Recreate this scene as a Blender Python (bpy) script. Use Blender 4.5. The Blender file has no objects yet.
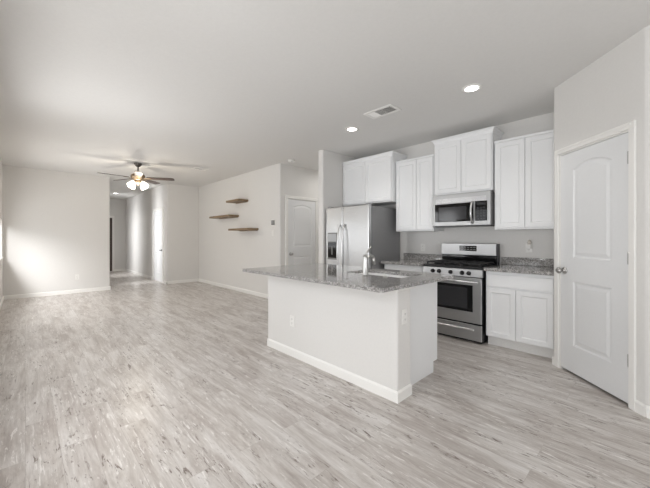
import bpy, bmesh, math, random
from mathutils import Vector, Matrix
random.seed(4)
SC = bpy.context.scene
COL = SC.collection
PI = math.pi

# ------------------------------------------------------------------ camera, sky, daylight, exposure
CAM_H = 1.256
cam_d = bpy.data.cameras.new('camera')
cam = bpy.data.objects.new('camera', cam_d)
COL.objects.link(cam)
cam.location = (0, 0, CAM_H)
cam.rotation_euler = (PI / 2, 0, 0.806)
cam_d.sensor_width = 36.0
cam_d.lens = 312.29 / 650 * 36.0
cam_d.shift_y = -5.87 / 650
cam_d.clip_start = 0.02
SC.camera = cam

world = bpy.data.worlds.new('sky')
SC.world = world
world.use_nodes = True
wb = world.node_tree.nodes['Background']
wb.inputs['Color'].default_value = (0.86, 0.93, 1.0, 1)
wb.inputs['Strength'].default_value = 0.8

SC.view_settings.view_transform = 'Standard'
SC.view_settings.look = 'None'
SC.view_settings.exposure = 0.06
SC.view_settings.gamma = 1.0
SC.view_settings.use_curve_mapping = False
SC.cycles.max_bounces = 14
SC.cycles.diffuse_bounces = 9
SC.cycles.glossy_bounces = 6
SC.cycles.sample_clamp_indirect = 6.0
SC.cycles.caustics_reflective = False
SC.cycles.caustics_refractive = False


def area(name, loc, target, sx, sy, power, color=(0.985, 0.99, 1.0), spread=180):
    l = bpy.data.lights.new(name, 'AREA')
    l.shape = 'RECTANGLE'
    l.size, l.size_y = sx, sy
    l.energy = power
    l.color = color
    l.spread = math.radians(spread)
    o = bpy.data.objects.new(name, l)
    COL.objects.link(o)
    o.location = loc
    d = Vector(target) - Vector(loc)
    o.rotation_euler = d.to_track_quat('-Z', 'Y').to_euler()
    return o


# daylight outside each window of the side wall (y = -0.33) and of the breakfast nook
area('daylight_far_window', (-5.0, -0.82, 1.88), (-9.1, 0.55, 0.9), 0.4, 0.4, 44, spread=100)
area('window_glow_far_window', (-7.25, -0.75, 1.28), (-7.25, 2, 1.2), 2.8, 0.8, 16)
area('ground_glow_far_window', (-7.25, -0.85, 0.75), (-7.25, 0.6, 2.74), 2.8, 0.7, 30, spread=150)
area('sky_glow_far_window', (-7.25, -0.85, 1.75), (-7.25, 0.7, 0.0), 2.8, 0.7, 44, spread=140)
area('daylight_middle_window', (-4.2, -0.75, 1.4), (-4.2, 2, 1.4), 1.3, 1.6, 46)
area('ground_glow_middle_window', (-4.2, -1.1, 0.5), (-4.2, 1.3, 2.74), 1.3, 1.0, 17, spread=160)
area('daylight_near_window', (-2.6, -0.75, 1.4), (-2.6, 2, 1.4), 1.6, 1.6, 13)
area('ground_glow_near_window', (-2.6, -1.1, 0.5), (-2.6, 1.3, 2.74), 1.6, 1.0, 18, spread=160)
area('sky_glow_near_window', (-2.6, -1.0, 1.95), (-2.0, 0.4, 0.0), 1.6, 1.0, 9, spread=80)
area('sky_glow_patio_door', (-0.2, -2.8, 1.9), (-0.9, 0.9, 0.0), 1.2, 0.8, 4, spread=60)
area('ground_glow_patio_door', (0.4, -2.9, 0.5), (0.4, 0.0, 2.74), 2.5, 0.9, 66, spread=130)
area('fill_right_window', (2.85, -0.15, 1.4), (-2, -0.15, 1.3), 3.4, 1.3, 56)  # added fill from the right, behind the added window
area('daylight_foyer_window', (-12.45, 0.95, 1.3), (-12.45, 2.8, 1.2), 0.5, 1.6, 45)
area('daylight_sidelight', (-9.9, 0.95, 1.35), (-9.9, 2.8, 1.25), 0.3, 1.0, 55)
area('passage_fill', (-4.45, 4.7, 2.70), (-4.45, 4.7, 0), 0.2, 0.2, 4.5, color=(1, 0.98, 0.95))  # added hidden fill that lifts the passage walls; no fixture here

# ------------------------------------------------------------------ materials


def nt(name):
    m = bpy.data.materials.new(name)
    m.use_nodes = True
    t = m.node_tree
    return m, t, t.nodes['Principled BSDF']


def N(t, kind, **kw):
    n = t.nodes.new(kind)
    for k, v in kw.items():
        if k.startswith('i_'):
            n.inputs[k[2:].replace('_', ' ')].default_value = v
        else:
            setattr(n, k, v)
    return n


def L(t, a, b):
    t.links.new(a, b)


def srgb(r, g, b):
    def f(c):
        c /= 255
        return c / 12.92 if c <= 0.04045 else ((c + 0.055) / 1.055) ** 2.4
    return (f(r), f(g), f(b), 1)


def ramp(t, fac, stops):
    r = t.nodes.new('ShaderNodeValToRGB')
    e = r.color_ramp.elements
    while len(e) < len(stops):
        e.new(0.5)
    for k, (p, c) in enumerate(stops):
        e[k].position = p
        e[k].color = c
    L(t, fac, r.inputs['Fac'])
    return r


def mix(t, fac, a, b, mode='MIX'):
    m = t.nodes.new('ShaderNodeMix')
    m.data_type = 'RGBA'
    m.blend_type = mode
    for val, idx in ((fac, 0), (a, 6), (b, 7)):
        if isinstance(val, (int, float)):
            m.inputs[idx].default_value = val
        elif isinstance(val, tuple):
            m.inputs[idx].default_value = val
        else:
            L(t, val, m.inputs[idx])
    return m.outputs[2]


def plain(name, color, rough=0.5, metal=0.0, bump=0.0, scale=60.0, spec=0.5, tint=0.03):
    """a plain finish with a faint procedural mottling and texture"""
    m, t, b = nt(name)
    co = N(t, 'ShaderNodeTexCoord')
    no = N(t, 'ShaderNodeTexNoise', i_Scale=scale, i_Detail=3.0)
    L(t, co.outputs['Object'], no.inputs['Vector'])
    dark = tuple(c * (1 - tint) for c in color[:3]) + (1,)
    lite = tuple(min(1, c * (1 + tint)) for c in color[:3]) + (1,)
    r = ramp(t, no.outputs['Fac'], [(0.3, dark), (0.7, lite)])
    L(t, r.outputs['Color'], b.inputs['Base Color'])
    b.inputs['Roughness'].default_value = rough
    b.inputs['Metallic'].default_value = metal
    b.inputs['Specular IOR Level'].default_value = spec
    if bump:
        bp = N(t, 'ShaderNodeBump', i_Strength=bump, i_Distance=0.002)
        L(t, no.outputs['Fac'], bp.inputs['Height'])
        L(t, bp.outputs['Normal'], b.inputs['Normal'])
    return m


def floor_material():
    m, t, b = nt('whitewashed_vinyl_planks')
    co = N(t, 'ShaderNodeTexCoord')
    br = N(t, 'ShaderNodeTexBrick', offset=0.37, offset_frequency=2, squash=1.0)
    br.inputs['Color1'].default_value = (0, 0, 0, 1)
    br.inputs['Color2'].default_value = (1, 1, 1, 1)
    br.inputs['Mortar'].default_value = (0.5, 0.5, 0.5, 1)
    br.inputs['Scale'].default_value = 1.0
    br.inputs['Brick Width'].default_value = 1.22
    br.inputs['Row Height'].default_value = 0.152
    br.inputs['Mortar Size'].default_value = 0.0012
    br.inputs['Mortar Smooth'].default_value = 0.3
    L(t, co.outputs['Object'], br.inputs['Vector'])
    w = N(t, 'ShaderNodeMath', operation='MULTIPLY')
    L(t, br.outputs['Color'], w.inputs[0])
    w.inputs[1].default_value = 41.0

    def noise(sx, sy, scale, detail, rough=0.55, dist=0.0):
        mp = N(t, 'ShaderNodeMapping')
        mp.inputs['Scale'].default_value = (sx, sy, 1)
        L(t, co.outputs['Object'], mp.inputs['Vector'])
        n = N(t, 'ShaderNodeTexNoise', noise_dimensions='4D', i_Scale=scale, i_Detail=detail, i_Roughness=rough, i_Distortion=dist)
        L(t, mp.outputs['Vector'], n.inputs['Vector'])
        L(t, w.outputs[0], n.inputs['W'])
        return n.outputs['Fac']
    base = ramp(t, br.outputs['Color'], [(0.0, srgb(188, 182, 178)), (0.5, srgb(198, 193, 190)), (1.0, srgb(208, 204, 202))])
    wash = noise(1.5, 9.0, 1.0, 10.0, 0.72, 0.7)          # whitewash clouds along the plank
    washr = ramp(t, wash, [(0.38, srgb(162, 151, 144)), (0.47, srgb(188, 181, 175)), (0.54, srgb(207, 202, 197)), (0.64, srgb(226, 223, 220))])
    c = mix(t, 0.68, base.outputs['Color'], washr.outputs['Color'])
    grain = noise(4.0, 70.0, 1.0, 5.0, 0.65, 0.2)          # fine grain
    gr = ramp(t, grain, [(0.36, (0.82, 0.81, 0.80, 1)), (0.58, (1, 1, 1, 1))])
    c = mix(t, 0.85, c, gr.outputs['Color'], 'MULTIPLY')
    worn = noise(8.0, 38.0, 1.0, 6.0, 0.7, 1.2)          # dark worn flecks in patches
    zone = noise(1.6, 6.0, 1.0, 3.0)
    zr = ramp(t, zone, [(0.46, (0, 0, 0, 1)), (0.54, (1, 1, 1, 1))])
    wr = ramp(t, worn, [(0.56, (0, 0, 0, 1)), (0.62, (1, 1, 1, 1))])
    f = mix(t, 1.0, wr.outputs['Color'], zr.outputs['Color'], 'MULTIPLY')
    c = mix(t, f, c, srgb(122, 111, 104))
    pale = noise(5.0, 42.0, 1.0, 7.0, 0.72, 1.2)          # pale scuffed streaks
    pr = ramp(t, pale, [(0.57, (0, 0, 0, 1)), (0.62, (0.75, 0.75, 0.75, 1))])
    c = mix(t, pr.outputs['Color'], c, srgb(232, 229, 226))
    sm = N(t, 'ShaderNodeMath', operation='MULTIPLY')
    L(t, br.outputs['Fac'], sm.inputs[0])
    sm.inputs[1].default_value = 0.45
    c = mix(t, sm.outputs[0], c, srgb(140, 132, 126))
    L(t, c, b.inputs['Base Color'])
    rr = ramp(t, wash, [(0.3, (0.36, 0.36, 0.36, 1)), (0.7, (0.27, 0.27, 0.27, 1))])
    L(t, rr.outputs['Color'], b.inputs['Roughness'])
    bp = N(t, 'ShaderNodeBump', i_Strength=0.12, i_Distance=0.002)
    L(t, grain, bp.inputs['Height'])
    L(t, bp.outputs['Normal'], b.inputs['Normal'])
    b.inputs['Specular IOR Level'].default_value = 0.5
    return m


def granite_material():
    m, t, b = nt('speckled_grey_granite')
    co = N(t, 'ShaderNodeTexCoord')
    v = N(t, 'ShaderNodeTexVoronoi', i_Scale=135.0)
    L(t, co.outputs['Object'], v.inputs['Vector'])
    sep = N(t, 'ShaderNodeSeparateColor')
    L(t, v.outputs['Color'], sep.inputs['Color'])
    r = ramp(t, sep.outputs['Red'], [(0.0, srgb(58, 57, 57)), (0.2, srgb(104, 102, 101)), (0.46, srgb(150, 148, 146)), (0.76, srgb(188, 186, 184)), (0.95, srgb(222, 221, 219))])
    r.color_ramp.interpolation = 'CONSTANT'
    no = N(t, 'ShaderNodeTexNoise', i_Scale=30.0, i_Detail=5.0)
    L(t, co.outputs['Object'], no.inputs['Vector'])
    nr = ramp(t, no.outputs['Fac'], [(0.35, srgb(126, 123, 121)), (0.65, srgb(186, 184, 182))])
    c = mix(t, 0.4, r.outputs['Color'], nr.outputs['Color'])
    L(t, c, b.inputs['Base Color'])
    b.inputs['Roughness'].default_value = 0.045
    b.inputs['Specular IOR Level'].default_value = 0.6
    return m


def steel_material(name, color, rough, vertical=True):
    m, t, b = nt(name)
    co = N(t, 'ShaderNodeTexCoord')
    mp = N(t, 'ShaderNodeMapping')
    mp.inputs['Scale'].default_value = (900, 900, 4) if not vertical else (4, 4, 700)
    L(t, co.outputs['Object'], mp.inputs['Vector'])
    n = N(t, 'ShaderNodeTexNoise', i_Scale=1.0, i_Detail=2.0)
    L(t, mp.outputs['Vector'], n.inputs['Vector'])
    r = ramp(t, n.outputs['Fac'], [(0.3, (rough * 0.8,) * 3 + (1,)), (0.7, (rough * 1.2,) * 3 + (1,))])
    L(t, r.outputs['Color'], b.inputs['Roughness'])
    b.inputs['Base Color'].default_value = color
    b.inputs['Metallic'].default_value = 1.0
    return m


def wood_material(name, c1, c2, sx=2.0, sy=30.0, rough=0.5):
    m, t, b = nt(name)
    co = N(t, 'ShaderNodeTexCoord')
    mp = N(t, 'ShaderNodeMapping')
    mp.inputs['Scale'].default_value = (sx, sy, sy)
    L(t, co.outputs['Object'], mp.inputs['Vector'])
    n = N(t, 'ShaderNodeTexNoise', i_Scale=1.0, i_Detail=5.0, i_Distortion=0.6)
    L(t, mp.outputs['Vector'], n.inputs['Vector'])
    r = ramp(t, n.outputs['Fac'], [(0.3, c1), (0.7, c2)])
    L(t, r.outputs['Color'], b.inputs['Base Color'])
    b.inputs['Roughness'].default_value = rough
    return m


def glow_material(name, color, strength):
    m, t, b = nt(name)
    b.inputs['Base Color'].default_value = (0.9, 0.9, 0.88, 1)
    b.inputs['Emission Color'].default_value = color
    b.inputs['Emission Strength'].default_value = strength
    b.inputs['Roughness'].default_value = 0.3
    return m


def pane_material():
    m, t, b = nt('window_glass')
    tr = N(t, 'ShaderNodeBsdfTransparent')
    gl = N(t, 'ShaderNodeBsdfGlossy')
    gl.inputs['Roughness'].default_value = 0.02
    mx = N(t, 'ShaderNodeMixShader')
    mx.inputs[0].default_value = 0.05
    L(t, tr.outputs[0], mx.inputs[1])
    L(t, gl.outputs[0], mx.inputs[2])
    L(t, mx.outputs[0], t.nodes['Material Output'].inputs['Surface'])
    return m


WALL = plain('warm_grey_wall_paint', srgb(219, 217.5, 215), 0.75, bump=0.18, scale=55, spec=0.3, tint=0.012)
CEIL = plain('ceiling_paint', srgb(221, 220, 218), 0.85, bump=0.25, scale=45, spec=0.2, tint=0.012)
TRIM = plain('white_trim_paint', srgb(235, 234, 231), 0.4, tint=0.008)
DOORW = plain('white_door_paint', srgb(226, 227, 228), 0.38, tint=0.008)
CAB = plain('white_cabinet_lacquer', srgb(232, 233, 234), 0.35, tint=0.008)
TOE = plain('pale_toe_kick', srgb(224, 223, 221), 0.45)
FLOOR = floor_material()
GRAN = granite_material()
STEEL = steel_material('brushed_stainless', (0.56, 0.565, 0.57, 1), 0.34)
RSTEEL = steel_material('range_stainless', (0.43, 0.43, 0.43, 1), 0.42)
SINK = steel_material('sink_stainless', (0.40, 0.40, 0.40, 1), 0.38)
STEELH = steel_material('satin_stainless_bar', (0.66, 0.66, 0.66, 1), 0.3, False)
CHROME = plain('satin_nickel', (0.50, 0.50, 0.49, 1), 0.3, 1.0)
NICKEL = plain('dull_nickel', (0.42, 0.41, 0.40, 1), 0.3, 1.0)
DGREY = plain('dark_grey_enamel', srgb(138, 138, 139), 0.42)
BLACK = plain('black_enamel', srgb(22, 22, 23), 0.3)
IRON = plain('black_cast_iron', srgb(26, 26, 27), 0.6, bump=0.2, scale=200)
BGLASS = plain('black_glass', srgb(15, 15, 16), 0.06, spec=0.35)
SGLASS = plain('smoked_glass', srgb(50, 50, 52), 0.12, spec=0.35)
PLASTIC = plain('white_plastic', srgb(230, 229, 226), 0.35)
SLOT = plain('dark_slot', srgb(70, 68, 66), 0.6)
GPLASTIC = plain('grey_plastic', srgb(120, 120, 118), 0.45)
LGREY = plain('light_grey_panel', srgb(176, 178, 180), 0.35)
WOODB = wood_material('weathered_brown_wood', srgb(104, 84, 62), srgb(150, 127, 98), 3, 40)
WOODD = wood_material('dark_walnut_blade', srgb(60, 48, 42), srgb(88, 72, 64), 8, 8, 0.4)
DKDOOR = wood_material('dark_stained_door', srgb(48, 34, 28), srgb(66, 48, 38), 20, 20, 0.4)
BRASS = plain('antique_brass', srgb(150, 132, 110), 0.4, 1.0)
PEWTER = plain('pewter_metal', srgb(110, 106, 102), 0.35, 1.0)
LAMP = glow_material('lit_downlight_lens', (1, 0.97, 0.92, 1), 9.0)
SHADE = glow_material('lit_frosted_glass', (1, 0.94, 0.83, 1), 3.2)
PANE = pane_material()
AMBER = plain('clear_plugin_plastic', srgb(214, 208, 200), 0.25)

# ------------------------------------------------------------------ mesh helpers


def origin_of(o):
    v = Vector((0, 0, 0))
    while o is not None:
        v += o.location
        o = o.parent
    return v


class MB:
    def __init__(self):
        self.bm = bmesh.new()

    def _merge(self, bm):
        me = bpy.data.meshes.new('tmp')
        bm.to_mesh(me)
        bm.free()
        self.bm.from_mesh(me)
        bpy.data.meshes.remove(me)
        return self

    def box(self, x0, x1, y0, y1, z0, z1, bev=0.0, seg=2, M=None):
        b = bmesh.new()
        bmesh.ops.create_cube(b, size=1.0)
        S = Matrix.Translation(((x0 + x1) / 2, (y0 + y1) / 2, (z0 + z1) / 2)) @ Matrix.Diagonal((abs(x1 - x0), abs(y1 - y0), abs(z1 - z0), 1))
        bmesh.ops.transform(b, matrix=S, verts=b.verts)
        if bev > 0:
            bmesh.ops.bevel(b, geom=list(b.edges), offset=bev, segments=seg, profile=0.5, affect='EDGES')
        if M is not None:
            bmesh.ops.transform(b, matrix=M, verts=b.verts)
        return self._merge(b)

    def prism(self, poly, z0, z1, M=None):
        """extrude a footprint polygon (x, y) between two heights"""
        b = bmesh.new()
        lo = [b.verts.new((x, y, z0)) for x, y in poly]
        hi = [b.verts.new((x, y, z1)) for x, y in poly]
        b.faces.new(list(reversed(lo)))
        b.faces.new(hi)
        n = len(poly)
        for i in range(n):
            b.faces.new((lo[i], lo[(i + 1) % n], hi[(i + 1) % n], hi[i]))
        bmesh.ops.recalc_face_normals(b, faces=b.faces)
        if M is not None:
            bmesh.ops.transform(b, matrix=M, verts=b.verts)
        return self._merge(b)

    def lathe(self, prof, c=(0, 0, 0), axis='Z', n=24, M=None):
        """prof: list of (radius, height) turned about an axis through c"""
        b = bmesh.new()
        rings = []
        for r, h in prof:
            if r < 1e-5:
                rings.append([b.verts.new((0, 0, h))])
            else:
                rings.append([b.verts.new((r * math.cos(2 * PI * k / n), r * math.sin(2 * PI * k / n), h)) for k in range(n)])
        for a, d in zip(rings, rings[1:]):
            for k in range(n):
                k2 = (k + 1) % n
                if len(a) == 1 and len(d) > 1:
                    b.faces.new((a[0], d[k], d[k2]))
                elif len(d) == 1 and len(a) > 1:
                    b.faces.new((a[k], a[k2], d[0]))
                elif len(a) > 1:
                    b.faces.new((a[k], a[k2], d[k2], d[k]))
        for ring in (rings[0], rings[-1]):
            if len(ring) > 1:
                b.faces.new(ring)
        bmesh.ops.recalc_face_normals(b, faces=b.faces)
        for f in b.faces:
            f.smooth = True
        R = Matrix.Identity(4)
        if axis == 'Y':
            R = Matrix.Rotation(-PI / 2, 4, 'X')
        elif axis == '-Y':
            R = Matrix.Rotation(PI / 2, 4, 'X')
        elif axis == 'X':
            R = Matrix.Rotation(PI / 2, 4, 'Y')
        T = Matrix.Translation(c) @ R
        if M is not None:
            T = M @ T
        bmesh.ops.transform(b, matrix=T, verts=b.verts)
        return self._merge(b)

    def tube(self, pts, r, n=12, M=None, sx=1.0):
        """a round bar along points; r a number or one radius per point"""
        b = bmesh.new()
        P = [Vector(p) for p in pts]
        rs = r if isinstance(r, (list, tuple)) else [r] * len(P)
        rings = []
        prev = None
        for i, p in enumerate(P):
            d = ((P[min(i + 1, len(P) - 1)] - P[max(i - 1, 0)])).normalized()
            if prev is None:
                up = Vector((0, 0, 1)) if abs(d.z) < 0.9 else Vector((1, 0, 0))
                u = d.cross(up).normalized()
            else:
                u = (prev - d * prev.dot(d)).normalized()
            prev = u
            v = d.cross(u).normalized()
            rings.append([b.verts.new(p + (u * math.cos(2 * PI * k / n) * sx + v * math.sin(2 * PI * k / n)) * rs[i]) for k in range(n)])
        for a, d in zip(rings, rings[1:]):
            for k in range(n):
                b.faces.new((a[k], a[(k + 1) % n], d[(k + 1) % n], d[k]))
        b.faces.new(rings[0])
        b.faces.new(rings[-1])
        bmesh.ops.recalc_face_normals(b, faces=b.faces)
        for f in b.faces:
            f.smooth = len(f.verts) == 4
        if M is not None:
            bmesh.ops.transform(b, matrix=M, verts=b.verts)
        return self._merge(b)

    def build(self, name, mat, parent=None, local=False, origin=None):
        o_at = Vector((0, 0, 0))
        if parent is not None and not local:
            o_at = origin_of(parent)
        elif origin is not None:
            o_at = Vector(origin)
        if o_at.length > 0:
            bmesh.ops.translate(self.bm, verts=self.bm.verts, vec=-o_at)
        me = bpy.data.meshes.new(name)
        self.bm.to_mesh(me)
        self.bm.free()
        me.materials.append(mat)
        o = bpy.data.objects.new(name, me)
        COL.objects.link(o)
        if parent is not None:
            o.parent = parent
        elif origin is not None:
            o.location = origin
        return o


def tag(o, label, cat, group=None, kind=None):
    o['label'] = label
    o['category'] = cat
    if group:
        o['group'] = group
    if kind:
        o['kind'] = kind
    return o


def thing(name, label, cat, loc, group=None, rz=0.0):
    o = bpy.data.objects.new(name, None)
    COL.objects.link(o)
    o.location = loc
    o.rotation_euler = (0, 0, rz)
    o.empty_display_size = 0.1
    return tag(o, label, cat, group)


def struct(mb, name, mat, label, cat, origin=None):
    o = mb.build(name, mat, origin=origin)
    return tag(o, label, cat, kind='structure')


def fillet(pts, seg=5):
    """pts: (x, y) or (x, y, radius) -> polygon with rounded corners"""
    out = []
    n = len(pts)
    for i, p in enumerate(pts):
        if len(p) == 2 or p[2] <= 0:
            out.append((p[0], p[1]))
            continue
        c = Vector(p[:2])
        a = (Vector(pts[i - 1][:2]) - c).normalized()
        b = (Vector(pts[(i + 1) % n][:2]) - c).normalized()
        for k in range(seg + 1):
            tt = k / seg
            q = c + a * p[2] * (1 - tt) ** 2 + b * p[2] * tt ** 2
            out.append((q.x, q.y))
    return out


# ------------------------------------------------------------------ room shell
CH = 2.743                   # ceiling height
YK = 4.498                   # kitchen wall
YS = 3.640                   # shelf wall
XF = -9.10                   # living room far wall
YL = -0.33                   # window wall
XR = 2.6
R2 = math.sqrt(0.5)


def diag(s, n):              # pantry wall frame: s along the wall, n away from the room
    return ((-s + n) * R2, (s + n) * R2)


struct(MB().box(-14.3, XR + 0.3, -2.8, 5.6, -0.06, 0.0), 'floor', FLOOR,
       'whitewashed grey wood-look plank floor running through the whole room', 'floor')
struct(MB().box(-14.3, XR + 0.3, -2.8, 5.6, CH, CH + 0.1), 'ceiling', CEIL,
       'flat light grey ceiling above the kitchen and living area', 'ceiling')

# far living wall, two stretches either side of the hall opening
HY0, HY1 = 1.485, 2.785
struct(MB().prism(fillet([(XF, YL), (XF, HY0, 0.03), (XF - 0.12, HY0, 0.03), (XF - 0.12, YL)]), 0, CH), 'wall_far', WALL,
       'blank living room wall left of the hall opening, crossed by a patch of window light', 'wall')
struct(MB().prism(fillet([(XF, YS + 0.12), (XF, HY1, 0.035), (-14.0, HY1), (-14.0, HY1 + 0.12), (XF - 0.12, HY1 + 0.12), (XF - 0.12, YS + 0.12)]), 0, CH), 'wall_hall', WALL,
       'wall turning from the hall into the living room beside the shelf wall', 'wall')
struct(MB().box(-14.12, -14.0, -0.3, HY1 + 0.12, 0, CH), 'wall_hall_end', WALL,
       'wall closing the far end of the hall behind the ceiling fan', 'wall')
# hall's window side (openings lit by daylight)
hl = MB()
for x0, x1, z0, z1 in ((-14.0, -12.75, 0, CH), (-12.75, -12.2, 0, 0.3), (-12.75, -12.2, 2.05, CH), (-12.2, -10.05, 0, CH),
                       (-10.05, -9.75, 0, 0.6), (-10.05, -9.75, 1.95, CH), (-9.75, XF - 0.12, 0, CH)):
    hl.box(x0, x1, HY0 - 0.12, HY0, z0, z1)
struct(hl, 'wall_hall_left', WALL, 'left wall of the hall with two narrow window openings', 'wall')
# shelf wall, turning back along the passage beside the kitchen
struct(MB().prism(fillet([(XF, YS), (-5.08, YS, 0.03), (-5.08, 5.3), (-5.2, 5.3), (-5.2, YS + 0.12), (XF, YS + 0.12)]), 0, CH), 'wall_shelf', WALL,
       'long wall carrying three floating wooden shelves and a thermostat', 'wall')
struct(MB().box(-5.2, -3.8, 5.3, 5.42, 0, CH), 'wall_passage', WALL, 'end wall of the passage behind the fridge partition', 'wall')
struct(MB().prism(fillet([(-3.925, 3.60, 0.025), (-3.8, 3.60, 0.025), (-3.8, 5.3), (-3.925, 5.3)]), 0, CH), 'wall_partition', WALL,
       'narrow partition wall left of the stainless fridge', 'wall')
struct(MB().box(-3.8, XR + 0.12, YK, YK + 0.12, 0, CH), 'wall_kitchen', WALL, 'kitchen wall behind the range and white cabinets', 'wall')
# pantry: side wall + diagonal wall with the door opening + wall to the right
DN = 2.210
S_L, S_R = 3.157, 2.237      # ends of the diagonal wall
D_L, D_R = 3.070, 2.356      # door opening
A = diag(S_L, DN)
B = diag(S_R, DN)
pw = MB()
pw.prism(fillet([(A[0], YK), (A[0], A[1], 0.03), diag(D_L, DN), diag(D_L, DN + 0.115), (A[0] + 0.115, A[1] + 0.05), (A[0] + 0.115, YK)]), 0, CH)
pw.prism(fillet([diag(D_R, DN), (B[0], B[1], 0.03), (XR, B[1]), (XR, B[1] + 0.115), (B[0] + 0.05, B[1] + 0.115), diag(D_R, DN + 0.115)]), 0, CH)
pw.prism([diag(D_L, DN), diag(D_R, DN), diag(D_R, DN + 0.115), diag(D_L, DN + 0.115)], 2.062, CH)
struct(pw, 'wall_pantry', WALL, 'angled pantry wall at the right holding the white arch-panel door', 'wall')
rw = MB()
rw.box(XR, XR + 0.12, -2.6, -1.9, 0, CH)
rw.box(XR, XR + 0.12, 1.6, YK, 0, CH)
rw.box(XR, XR + 0.12, -1.9, 1.6, 0, 0.75)
rw.box(XR, XR + 0.12, -1.9, 1.6, 2.05, CH)
struct(rw, 'wall_right', WALL, 'plain wall closing the room on the right', 'wall')

# window wall with three windows, then the nook
WIN = [(-8.65, -5.80, 0.90, 1.62), (-4.75, -3.65, 0.62, 2.05), (-3.35, -1.85, 0.62, 2.05)]
ww = MB()
edges = [XF]
for w in WIN:
    edges += [w[0], w[1]]
edges.append(-1.5)
for k in range(0, len(edges), 2):
    ww.box(edges[k], edges[k + 1], YL - 0.12, YL, 0, CH)
for x0, x1, z0, z1 in WIN:
    ww.box(x0, x1, YL - 0.12, YL, 0, z0)
    ww.box(x0, x1, YL - 0.12, YL, z1, CH)
struct(ww, 'wall_left', WALL, 'window wall along the left of the living room', 'wall')
struct(MB().box(-1.62, -1.5, -2.5, YL - 0.12, 0, CH), 'wall_nook', WALL, 'side wall of the breakfast nook', 'wall')
PD = (-0.9, 1.7, 0.0, 2.06)
nb = MB()
nb.box(-1.62, PD[0], -2.62, -2.5, 0, CH)
nb.box(PD[1], XR + 0.12, -2.62, -2.5, 0, CH)
nb.box(PD[0], PD[1], -2.62, -2.5, PD[3], CH)
struct(nb, 'wall_nook_back', WALL, 'back wall of the breakfast nook with a sliding patio door', 'wall')


def window(k, x0, x1, z0, z1, y, mull, label):
    r = tag(bpy.data.objects.new('window_%d' % k, None), label, 'window', kind='structure')
    COL.objects.link(r)
    r.location = (x0, y, z0)
    f = MB()
    e = 0.045
    f.box(x0, x0 + e, y - 0.09, y - 0.03, z0, z1)
    f.box(x1 - e, x1, y - 0.09, y - 0.03, z0, z1)
    f.box(x0 + e, x1 - e, y - 0.09, y - 0.03, z0, z0 + e)
    f.box(x0 + e, x1 - e, y - 0.09, y - 0.03, z1 - e, z1)
    for q in range(1, mull):
        xm = x0 + (x1 - x0) * q / mull
        f.box(xm - e / 2, xm + e / 2, y - 0.09, y - 0.03, z0 + e, z1 - e)
    f.build('window_frame', TRIM, r)
    MB().box(x0 + e, x1 - e, y - 0.064, y - 0.058, z0 + e, z1 - e).build('pane', PANE, r)
    if z0 > 0.1:
        MB().box(x0 - 0.03, x1 + 0.03, y, y + 0.022, z0 - 0.03, z0 - 0.004, 0.004).build('window_sill', TRIM, r)


for k, (x0, x1, z0, z1) in enumerate(WIN):
    window(k + 1, x0, x1, z0, z1, YL, (1, 2, 2)[k], 'white framed window in the left wall, ' + ('nearest the far wall', 'middle one', 'nearest the nook')[k])
window(4, PD[0], PD[1], PD[2], PD[3], -2.5, 2, 'sliding glass patio door of the nook')
window(5, -12.75, -12.2, 0.3, 2.05, HY0, 1, 'narrow foyer window at the far end of the hall')
window(6, -10.05, -9.75, 0.6, 1.95, HY0, 1, 'narrow sidelight window opposite the hall door')

rwin = tag(bpy.data.objects.new('window_7', None), 'added unseen white framed window in the right wall, letting in fill light', 'window', kind='structure')  # unseen opening put in so fill light reaches faces turned right
COL.objects.link(rwin)
rwin.location = (XR, -1.9, 0.75)
wf = MB()
for yy in (-1.9, -0.175, 1.555):
    wf.box(XR + 0.03, XR + 0.09, yy, yy + 0.045, 0.75, 2.05)
wf.box(XR + 0.03, XR + 0.09, -1.9, 1.6, 0.75, 0.795)
wf.box(XR + 0.03, XR + 0.09, -1.9, 1.6, 2.005, 2.05)
wf.build('window_frame', TRIM, rwin)
MB().box(XR + 0.057, XR + 0.063, -1.86, 1.56, 0.79, 2.01).build('pane', PANE, rwin)

# ------------------------------------------------------------------ baseboards
BH, BT = 0.085, 0.014


def board(x0, y0, x1, y1, mb, cap=0.0):
    """a baseboard whose room side is to the right of travel"""
    d = Vector((x1 - x0, y1 - y0)).normalized()
    n = Vector((d.y, -d.x))
    prof = [(0, 0), (BT, 0), (BT, BH - 0.014), (BT * 0.5, BH - 0.003), (BT * 0.4, BH), (0, BH)]
    b = bmesh.new()
    e0 = [b.verts.new((x0 + n.x * o, y0 + n.y * o, z)) for o, z in prof]
    e1 = [b.verts.new((x1 + n.x * o, y1 + n.y * o, z)) for o, z in prof]
    b.faces.new(e0)
    b.faces.new(e1)
    for k in range(len(prof)):
        k2 = (k + 1) % len(prof)
        b.faces.new((e0[k], e0[k2], e1[k2], e1[k]))
    bmesh.ops.recalc_face_normals(b, faces=b.faces)
    mb._merge(b)


def baseboard(side, runs, label):
    mb = MB()
    for r in runs:
        board(*r, mb)
    struct(mb, 'baseboard_' + side, TRIM, label, 'baseboard')


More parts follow.
